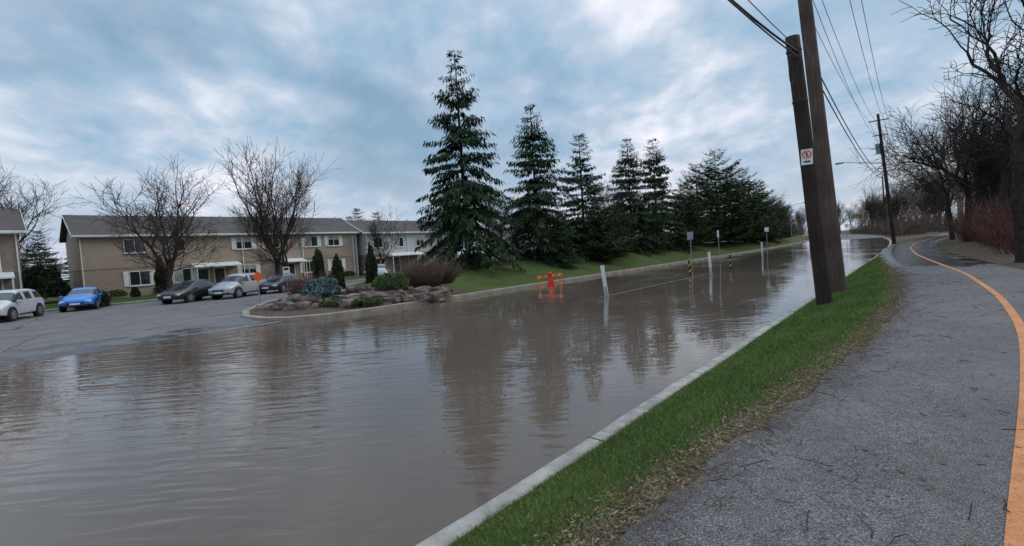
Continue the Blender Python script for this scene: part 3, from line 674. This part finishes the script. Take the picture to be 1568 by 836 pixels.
house('white_townhouse',-1,62,.26,16,8,3.2,5.2,'siding','siding',[(3,1,2.2,1.3,0),(7,1,2.2,1.3,0),(12,1,2.2,1.3,0)],[5],[])
# ---------------------------------------------------------------- cars
def car(x,y,rz,kind,c,pn):
    e=empty('parked_car' if kind=='sedan' else 'parked_suv',(x,y,.1),rz)
    W=.9; P=M.get(pn) or paint(pn,c); M[pn]=P
    if kind=='suv':
        st=[(-2.25,.42,.80,.86,.74),(-2.2,.30,.98,1.05,.78),(-2.05,.26,1.05,1.40,.70),(-1.75,.25,1.05,1.62,.68),(-1.0,.25,1.04,1.68,.69),(-.93,.25,1.04,1.68,.69),(0.0,.25,1.02,1.68,.69),(.07,.25,1.02,1.68,.69),(.45,.25,1.01,1.62,.68),(1.2,.25,1.0,1.08,.76),(1.75,.26,.90,1.0,.74),(2.1,.28,.78,.88,.70),(2.25,.34,.68,.74,.62)]
        cab=(2,9); rear=2; front=8; r=.36; wx=(-1.35,1.38)
    else:
        st=[(-2.25,.40,.72,.80,.70),(-2.2,.28,.86,.95,.74),(-1.85,.24,.92,1.02,.74),(-1.55,.22,.93,1.06,.72),(-.95,.22,.93,1.40,.62),(-.5,.22,.93,1.45,.62),(-.43,.22,.92,1.45,.62),(.1,.22,.91,1.45,.62),(.45,.22,.90,1.38,.62),(1.15,.22,.88,.98,.74),(1.75,.24,.80,.90,.72),(2.1,.26,.68,.78,.68),(2.25,.32,.58,.64,.60)]
        cab=(3,9); rear=3; front=8; r=.33; wx=(-1.35,1.38)
    v=[];f=[];mi=[]
    for i,(X,zb,zl,zt,wt) in enumerate(st):
        k=W*(1-.12*abs(X/2.25)**4)
        half=[(k*.9,zb),(k,zb+.1),(k*1.0,.5),(k*.99,zl-.12),(k*.965,zl),(wt*k/.9+.0,zt-.06),(wt*.85,zt),(wt*.4,zt+.015)]
        ring=half+[(-a,b) for a,b in half[::-1]]
        v+=[(X,a,b) for a,b in ring]
    n=16
    for i in range(len(st)-1):
        for j in range(n):
            jj=(j+1)%n; f.append((i*n+j,i*n+jj,(i+1)*n+jj,(i+1)*n+j))
            g=0
            pill=(st[i+1][0]-st[i][0])<.1
            if cab[0]<=i<cab[1] and j in (4,10) and not pill: g=1
            if i in (rear,front) and j in (5,6,7,8,9): g=1
            if j in (0,14,15): g=2
            mi.append(g)
    f.append(tuple(range(n))[::-1]); mi.append(0); o0=(len(st)-1)*n; f.append(tuple(o0+i for i in range(n))); mi.append(0)
    b=mobj('body',v,f,[P,M['glass'],M['blackplastic']],e,True,mi)
    md=b.modifiers.new('s','SUBSURF'); md.levels=2; md.render_levels=2
    w=B();rm=B();ar=B()
    for X in wx:
        for sgn in (-1,1):
            yo=W*sgn; ar.cyl((X,yo*.80,r+.01),(X,yo*1.008,r+.01),r+.075,n=28)
            w.cyl((X,yo*.80,r),(X,yo*1.025,r),r,n=28); rm.cyl((X,yo*.9,r),(X,yo*1.035,r),r*.64,n=20)
            for q in range(5):
                a=q*6.283/5; 
                ar.cyl((X+math.cos(a)*r*.4,yo*1.0,r+math.sin(a)*r*.4),(X+math.cos(a)*r*.4,yo*1.04,r+math.sin(a)*r*.4),r*.12,n=8)
    ar.obj('wheel_arches',M['black'],e); w.obj('tyres',M['black'],e,bev=.02); rm.obj('rims',M['rim'],e)
    zf=st[-1][2]
    B().box(2.13,2.262,-.42,.42,zf-.12,zf-.01).box(2.1,2.27,-.6,.6,.30,.42).obj('grille',M['blackplastic'],e,bev=.02)
    B().box(1.98,2.20,.46,.78,zf-.05,zf+.09).box(1.98,2.20,-.78,-.46,zf-.05,zf+.09).obj('headlights',M['lamp_l'],e,bev=.03)
    zr=st[0][2]; B().box(-2.235,-2.05,.5,.8,zr-.02,zr+.16).box(-2.235,-2.05,-.8,-.5,zr-.02,zr+.16).obj('taillights',M['lamp_r'],e,bev=.02)
    B().box(2.262,2.285,-.26,.26,.42,.53).box(-2.30,-2.262,-.26,.26,.55,.67).obj('number_plates',M['white'],e)
    zl=st[9][2]; B().box(.78,.98,.9,1.08,zl-.02,zl+.12).box(.78,.98,-1.08,-.9,zl-.02,zl+.12).obj('mirrors',P,e,bev=.03)
    return e
def face(x,y,d): return math.atan2(-y,-x)+math.radians(d)
car(-28.3,26.1,face(-28.3,26.1,-24),'suv',(.55,.55,.55),'white_car_paint')
car(-28.8,31.6,face(-28.8,31.6,-14),'sedan',(.02,.18,.62),'blue_car_paint')
car(-22.4,32.9,face(-22.4,32.9,-40),'sedan',(.018,.016,.018),'black_car_paint')
car(-20.0,34.4,face(-20.0,34.4,-36),'suv',(.38,.38,.39),'silver_car_paint')
car(-18.4,37.4,face(-18.4,37.4,-30),'sedan',(.018,.016,.018),'black_car_paint')
car(-11.5,40,face(-11.5,40,180),'suv',(.55,.55,.55),'white_car_paint')
# ---------------------------------------------------------------- poles, wires
def pole(name,p0,p1,r0,r1,mat):
    e=empty(name,p0); d=Vector(p1)-Vector(p0); N_=10
    ringv=[];f=[]
    for i in range(N_+1):
        u=i/N_; c=d*u; r=r0+(r1-r0)*u
        for k in range(20):
            a=6.283*k/20; rr=r*(1+.025*math.sin(3*a+u*5)+.015*math.sin(7*a)); ringv.append((c.x+math.cos(a)*rr,c.y+math.sin(a)*rr,c.z))
    for i in range(N_):
        for k in range(20): f.append((i*20+k,i*20+(k+1)%20,(i+1)*20+(k+1)%20,(i+1)*20+k))
    f.append(tuple(N_*20+k for k in range(20)))
    mobj('post',ringv,f,mat,e,True); return e
def wire(pts,r,mat='wire',name='utility_wire',sag=0,n=24,parent=None):
    cu=bpy.data.curves.new(name,'CURVE'); cu.dimensions='3D'; cu.bevel_depth=r; cu.bevel_resolution=1
    sp=cu.splines.new('POLY')
    if len(pts)==2:
        a,b=Vector(pts[0]),Vector(pts[1]); P=[a.lerp(b,i/n)-Vector((0,0,4*sag*(i/n)*(1-i/n))) for i in range(n+1)]
    else: P=[Vector(p) for p in pts]
    sp.points.add(len(P)-1)
    for i,p in enumerate(P): sp.points[i].co=(*p,1)
    o=bpy.data.objects.new(name,cu); cu.materials.append(M[mat]); col.objects.link(o)
    if parent: o.parent=parent
    return o
p1b=(8.30,12.45,.15); p1t=(7.66,12.45,7.28)
e=pole('wooden_post',p1b,p1t,.19,.165,M['poledark'])
p2b=(10.18,14.6,.15); p2t=(9.05,14.6,13.2)
e2=pole('utility_pole',p2b,p2t,.22,.165,M['polewood'])
lx=lambda z:8.30-.64*(z-.15)/7.13
cd=Vector((-8.1,-12.4,0)).normalized()
sz=4.15; c0=Vector((lx(sz),12.45,sz))+cd*.205
def plate(c,n,w,h,mat,name,parent,off=0,loc=Vector((0,0,0)),thick=.006,r=None,hole=None):
    n=n.normalized(); u=Vector((0,0,1)).cross(n).normalized(); up=n.cross(u); c=c+n*off
    if r is None: pts=[(-w/2,-h/2),(w/2,-h/2),(w/2,h/2),(-w/2,h/2)]
    else: pts=[(math.cos(k*6.2832/28)*r,math.sin(k*6.2832/28)*r) for k in range(28)]
    k=len(pts); 
    if hole is None:
        v=[c+u*a+up*b-loc for a,b in pts]+[c+u*a+up*b-n*thick-loc for a,b in pts]
        f=[tuple(range(k)),tuple(range(k,2*k))[::-1]]+[(i,k+i,k+(i+1)%k,(i+1)%k) for i in range(k)]
    else:
        q=hole/r; v=[c+u*a+up*b-loc for a,b in pts]+[c+u*a*q+up*b*q-loc for a,b in pts]
        f=[(i,(i+1)%k,k+(i+1)%k,k+i) for i in range(k)]
    return mobj(name,[tuple(x) for x in v],f,M[mat],parent)
sg=empty('no_parking_sign',tuple(c0)); 
plate(c0,cd,.26,.40,'white','plate',sg,0,c0); plate(c0+Vector((0,0,.06)),cd,0,0,'redflag','ring',sg,.004,c0,r=.105,hole=.08)
plate(c0+Vector((0,0,.06)),cd,.035,.12,'blackplastic','letter_p',sg,.003,c0); 
u_=Vector((0,0,1)).cross(cd).normalized()
v=[]
for a,b in ((-.065,.055),(-.05,.07),(.065,-.055),(.05,-.07)): v.append(tuple(u_*a+Vector((0,0,b+.06))+cd*.006))
mobj('slash',v,[(0,1,2,3)],M['redflag'],sg)
plate(c0+Vector((0,0,-.12)),cd,.14,.04,'blackplastic','arrow',sg,.004,c0)
b=B()
for z in (5.6,6.9): b.cyl((lx(z)-p1b[0],0,z-.15),(lx(z+.05)-p1b[0],0,z-.10),.184,n=20)
b.obj('steel_bands',M['blackplastic'],e)
dsv=Vector((DS[0],DS[1],0))
def back(p,L,dz): return tuple(Vector(p)-dsv*L+Vector((0,0,dz)))
a1=(lx(6.85),12.3,6.85); wire([a1,back(a1,34,.6)],.024,sag=1.4)
a2=(lx(6.7),12.3,6.7); wire([a2,back(a2,34,.7)],.016,sag=1.25)
a3=(lx(6.9),12.3,6.95); wire([a3,back(a3,34,1.2)],.01,sag=1.2)
LP=[]
for k in range(25):
    t=k/24; ang=t*2*math.pi; LP.append((7.30+.11*math.cos(ang+1.5),11.95+.09*math.cos(ang+1.5),6.28+.36*math.sin(ang+1.5)))
wire(LP,.013)
fb=(42.2,51.6,.3); ft=(41.0,51.9,14.6)
far=pole('utility_pole',fb,ft,.19,.13,M['poledark'])
def fp(z): u=(z-.3)/14.3; return Vector((fb[0]+(ft[0]-fb[0])*u,fb[1]+(ft[1]-fb[1])*u,z))
lat=Vector((-DS[1],DS[0],0))
def rel(p,o): return tuple(Vector(p)-Vector(o))
b=B(); 
c=fp(13.9); b.cyl(rel(c-lat*.9,fb),rel(c+lat*.9,fb),.06,n=6)
c=fp(12.3); b.cyl(rel(c-lat*.7,fb),rel(c+lat*.7,fb),.05,n=6); b.obj('crossarms',M['polewood'],far)
b=B(); c=fp(9.2); b.cyl(rel(c,fb),rel(c+lat*3.6+Vector((0,0,.7)),fb),.05,.035,n=8); b.obj('lamp_arm',M['steel'],far)
h=c+lat*3.6+Vector((0,0,.68)); b=B(); b.cyl(rel(h,fb),rel(h+lat*.8+Vector((0,0,-.02)),fb),.09,.13,n=10); b.obj('lamp_head',M['signback'],far)
b=B(); b.cyl(rel(fp(10.3)+lat*.35,fb),rel(fp(11.4)+lat*.35,fb),.22,n=12); b.obj('transformer',M['steel'],far)
def T2_(z): u=(z-.15)/13.05; return Vector((p2b[0]+(p2t[0]-p2b[0])*u,14.6,z))
for a,bq,r in ((T2_(12.9)+lat*1.0,fp(14)+lat*.8,.014),(T2_(12.9)+lat*.3,fp(14)+lat*.3,.014),(T2_(12.9)-lat*.7,fp(14)-lat*.4,.014),(T2_(12.9)-lat*1.1,fp(14)-lat*.8,.014),(T2_(11.2)+lat*.2,fp(12.3)+lat*.5,.012)):
    wire([tuple(a),tuple(bq)],r,'greywire',sag=.9); wire([tuple(bq),tuple(bq+dsv*65+Vector((0,0,-.5)))],r,'greywire',sag=.9); wire([tuple(a),tuple(a-dsv*45)],r,'greywire',sag=.9)
for z0,z1 in ((7.5,8.2),(7.1,7.6)):
    wire([tuple(T2_(z0)),tuple(fp(z1))],.020,'wire',sag=1.0); wire([tuple(fp(z1)),tuple(fp(z1)+dsv*65)],.020,'wire',sag=.9)
for dx in (0,.35,.7):
    a=Vector((9.4+dx,9.6,10.2+dx*.5)); wire([tuple(a-dsv*20),tuple(a+dsv*75+Vector((2,-2,2)))],.010,'greywire',sag=1.5,name='power_line')
b=B().box(-1.1,1.1,-.05,.05,12.6,12.72); o=b.obj('crossarm',M['polewood'],e2); o.rotation_euler=(0,0,math.atan2(lat.y,lat.x)); o.location=(-1.08,0,0)
e3=pole('utility_pole',(*XY(132,6.5),.3),(*XY(132,6.9),13.5),.18,.12,M['poledark'])
e4=pole('street_lamp',(*XY(112,20.9),.3),(*XY(112,20.9),8),.09,.06,M['steel'])
B().cyl((0,0,7.6),(1.9,-1.2,8.0),.05,n=6).cyl((1.9,-1.2,8.0),(2.5,-1.5,7.95),.12,n=8).obj('lamp_arm',M['steel'],e4)
# ---------------------------------------------------------------- posts & signs
def marker(name,x,y,h,tilt,w,kind):
    e=empty(name,(x,y,-.35),rot=(0,tilt,0))
    H=h+.35; n=Vector((-x,-y,0)).normalized(); a=math.atan2(n.y,n.x)+math.pi/2
    if kind=='white':
        o=B().box(-w/2,w/2,-.02,.02,.1,H).obj('panel',M['white'],e,bev=.01); o.rotation_euler=(0,0,a)
        o=B().box(-.04,.04,-.06,-.021,0,H*.45).obj('stake',M['steel'],e); o.rotation_euler=(0,0,a)
    else:
        o=B().box(-w/2,w/2,-.015,.015,.1,H).obj('panel',M['blackplastic'],e,bev=.005); o.rotation_euler=(0,0,a)
        b=B(); z=.55
        while z<H-.1:
            b.add([(-w/2,-.018,z),(w/2,-.018,z+.1),(w/2,-.018,z+.20),(-w/2,-.018,z+.10)],[(0,1,2,3)]); z+=.36
        o=b.obj('stripes',M['yellow'],e); o.rotation_euler=(0,0,a)
    return e
marker('delineator_post',4.1,20.4,1.32,-.10,.17,'white')
marker('delineator_post',12.2,28.7,1.38,-.05,.15,'white')
marker('delineator_post',24.4,45.5,1.5,-.03,.15,'white')
marker('hazard_marker',10.9,28.6,1.15,-.06,.12,'stripe')
marker('hazard_marker',14.7,31.5,1.0,0,.12,'stripe')
def sign(name,x,y,z0,ztop,w,h,mat,diamond=False,tilt=0,rz=0,pr=.03):
    e=empty(name,(x,y,z0),rot=(0,tilt,0)); hh=ztop-z0
    B().cyl((0,0,0),(0,0,hh),pr,n=8).obj('post',M['steel'],e)
    a=math.atan2(-y,-x)+math.pi/2+rz
    if diamond: o=B().add([(0,-.045,hh-h),(w/2,-.045,hh-h/2),(0,-.045,hh),(-w/2,-.045,hh-h/2),(0,-.035,hh-h),(w/2,-.035,hh-h/2),(0,-.035,hh),(-w/2,-.035,hh-h/2)],[(0,1,2,3),(7,6,5,4),(0,4,5,1),(1,5,6,2),(2,6,7,3),(3,7,4,0)]).obj('panel',M[mat],e)
    else: o=B().box(-w/2,w/2,-.045,-.035,hh-h,hh).obj('panel',M[mat],e)
    o.rotation_euler=(0,0,a); return e,hh,a
sign('construction_sign',-14.4,26.6,.1,1.95,.62,.62,'orange',True)
e,hh,a=sign('parking_sign',-13.0,27.1,.3,2.1,.35,.5,'white')
o=B().box(-.12,.12,-.05,-.046,hh-.2,hh-.06).box(-.12,.12,-.05,-.046,hh-.42,hh-.38).obj('legend',M['blackplastic'],e); o.rotation_euler=(0,0,a)
sign('road_sign',12.9,33.5,-.3,2.75,.4,.55,'signback',tilt=-.02)
sign('road_sign',15.1,33.9,-.3,2.75,.12,.5,'white',tilt=-.03)
sign('road_sign',24.6,45,-.3,2.9,.35,.4,'white'); sign('road_sign',29.5,49,-.3,1.5,.3,.3,'signback')
sign('road_sign',48,76,.1,2.4,.5,.6,'white')
sign('road_sign',66,92,.1,3.3,.6,.6,'white')
bx,by=2.25,27.6
bc=empty('road_barricade',(bx,by,-.28),rot=(0,-.07,.12))
b=B()
for q in (-.62,.62):
    for sy in (-.3,.3): b.cyl((q,sy,0),(q,0,1.0),.022,n=6)
b.cyl((-.62,-.22,.32),(.62,-.22,.32),.02,n=6); b.obj('legs',M['orange'],bc)
B().box(-.78,.78,-.06,-.03,.80,.93).obj('rails',M['orange'],bc)
b=B()
for q in np.arange(-.6,.7,.4): b.add([(q-.1,-.064,.81),(q-.02,-.064,.81),(q+.08,-.064,.92),(q,-.064,.92)],[(0,1,2,3)])
b.obj('reflective_stripes',M['white'],bc)
B().add([(-.28,-.33,.12),(.24,-.33,.12),(.08,-.31,.95),(-.12,-.31,.95),(-.28,-.30,.12),(.24,-.30,.12),(.08,-.28,.95),(-.12,-.28,.95)],[(0,1,2,3),(7,6,5,4),(0,4,5,1),(1,5,6,2),(2,6,7,3),(3,7,4,0)]).obj('warning_panel',M['redflag'],bc,bev=.01)
B().cyl((-.02,-.3,.95),(-.02,-.3,1.12),.09,n=12).obj('warning_lamp',M['redflag'],bc,True)
tx,ty=76.5,120; tf=empty('traffic_light',(tx,ty,.2))
B().cyl((0,0,0),(0,0,4.6),.07,n=8).obj('mast',M['steel'],tf)
B().box(-.2,.2,-.4,-.12,3.5,4.5).obj('signal_head',M['blackplastic'],tf)
B().cyl((0,-.41,4.3),(0,-.45,4.3),.13,n=12).obj('red_lamp',M['redlight'],tf)
# ---------------------------------------------------------------- world
w=bpy.data.worlds.new('World'); scene.world=w; w.use_nodes=True; nt=w.node_tree; bgN=nt.nodes['Background']
SE,SR=35,70
sky=N(nt,'ShaderNodeTexSky',sky_type='NISHITA'); sky.sun_disc=False; sky.sun_elevation=math.radians(SE); sky.sun_rotation=math.radians(SR); sky.air_density=1.2; sky.dust_density=1.5
tc=N(nt,'ShaderNodeTexCoord'); d=tc.outputs['Generated']; sx=N(nt,'ShaderNodeSeparateXYZ'); nt.links.new(d,sx.inputs[0])
zc=N(nt,'ShaderNodeMath',operation='MAXIMUM'); nt.links.new(sx.outputs[2],zc.inputs[0]); zc.inputs[1].default_value=0
za=N(nt,'ShaderNodeMath',operation='ADD'); nt.links.new(zc.outputs[0],za.inputs[0]); za.inputs[1].default_value=.28
def div(a): q=N(nt,'ShaderNodeMath',operation='DIVIDE'); nt.links.new(a,q.inputs[0]); nt.links.new(za.outputs[0],q.inputs[1]); return q.outputs[0]
cb=N(nt,'ShaderNodeCombineXYZ'); nt.links.new(div(sx.outputs[0]),cb.inputs[0]); nt.links.new(div(sx.outputs[1]),cb.inputs[1])
mp=N(nt,'ShaderNodeMapping'); mp.inputs['Location'].default_value=(3.1,1.7,0); mp.inputs['Rotation'].default_value=(0,0,.5); mp.inputs['Scale'].default_value=(1,.8,1); nt.links.new(cb.outputs[0],mp.inputs[0])
n1=noise(nt,1.2,5,.5,mp.outputs[0]); n1.inputs['Distortion'].default_value=.15
n2=noise(nt,5.0,7,.55,mp.outputs[0]); n2.inputs['Distortion'].default_value=.15
mm=mix(nt,.44,n1.outputs[0],n2.outputs[0])
K=12.2
cr=ramp(nt,mm,[(.37,(.23,.37,.52)),(.45,(.31,.44,.58)),(.51,(.40,.50,.62)),(.57,(.55,.61,.71)),(.65,(.78,.79,.86))])
sc_=mix(nt,1.0,cr.outputs[0],(K,K,K),'MULTIPLY')
gap=ramp(nt,n1.outputs[0],[(.36,(.35,.35,.35)),(.48,(0,0,0))])
c=mix(nt,gap.outputs[0],sc_,sky.outputs[0])
hz=N(nt,'ShaderNodeMapRange'); nt.links.new(zc.outputs[0],hz.inputs[0]); hz.inputs[1].default_value=0; hz.inputs[2].default_value=.2; hz.inputs[3].default_value=.6; hz.inputs[4].default_value=0
c=mix(nt,hz.outputs[0],c,(6.2,6.4,7.4))
zb=N(nt,'ShaderNodeMapRange'); nt.links.new(zc.outputs[0],zb.inputs[0]); zb.inputs[1].default_value=.5; zb.inputs[2].default_value=.85; zb.inputs[3].default_value=1; zb.inputs[4].default_value=2.0
vm=N(nt,'ShaderNodeVectorMath',operation='SCALE'); nt.links.new(c,vm.inputs[0]); nt.links.new(zb.outputs[0],vm.inputs['Scale'])
nt.links.new(vm.outputs[0],bgN.inputs[0]); bgN.inputs[1].default_value=.1
sl=bpy.data.lights.new('sun','SUN'); sl.energy=1.2; sl.angle=math.radians(25); sl.color=(1,.90,.80); so=bpy.data.objects.new('sun',sl); col.objects.link(so)
sd_=Vector((math.sin(math.radians(SR))*math.cos(math.radians(SE)),math.cos(math.radians(SR))*math.cos(math.radians(SE)),math.sin(math.radians(SE))))
so.rotation_euler=sd_.to_track_quat('Z','Y').to_euler(); so.location=(0,0,30)
# ---------------------------------------------------------------- camera
cam=bpy.data.cameras.new('camera'); co=bpy.data.objects.new('camera',cam); col.objects.link(co); scene.camera=co
p=math.radians(2.71); r=math.radians(3.6)
F=Vector((0,math.cos(p),-math.sin(p))); U0=Vector((0,math.sin(p),math.cos(p))); R0=Vector((1,0,0))
Rr=R0*math.cos(r)-U0*math.sin(r); Uu=R0*math.sin(r)+U0*math.cos(r)
mt=Matrix(((Rr.x,Uu.x,-F.x,0),(Rr.y,Uu.y,-F.y,0),(Rr.z,Uu.z,-F.z,2.2),(0,0,0,1))); co.matrix_world=mt
cam.sensor_width=36; cam.lens=36*718/1568; cam.clip_end=5000; cam.clip_start=.05
scene.view_settings.view_transform='Standard'; scene.view_settings.look='None'; scene.view_settings.exposure=0
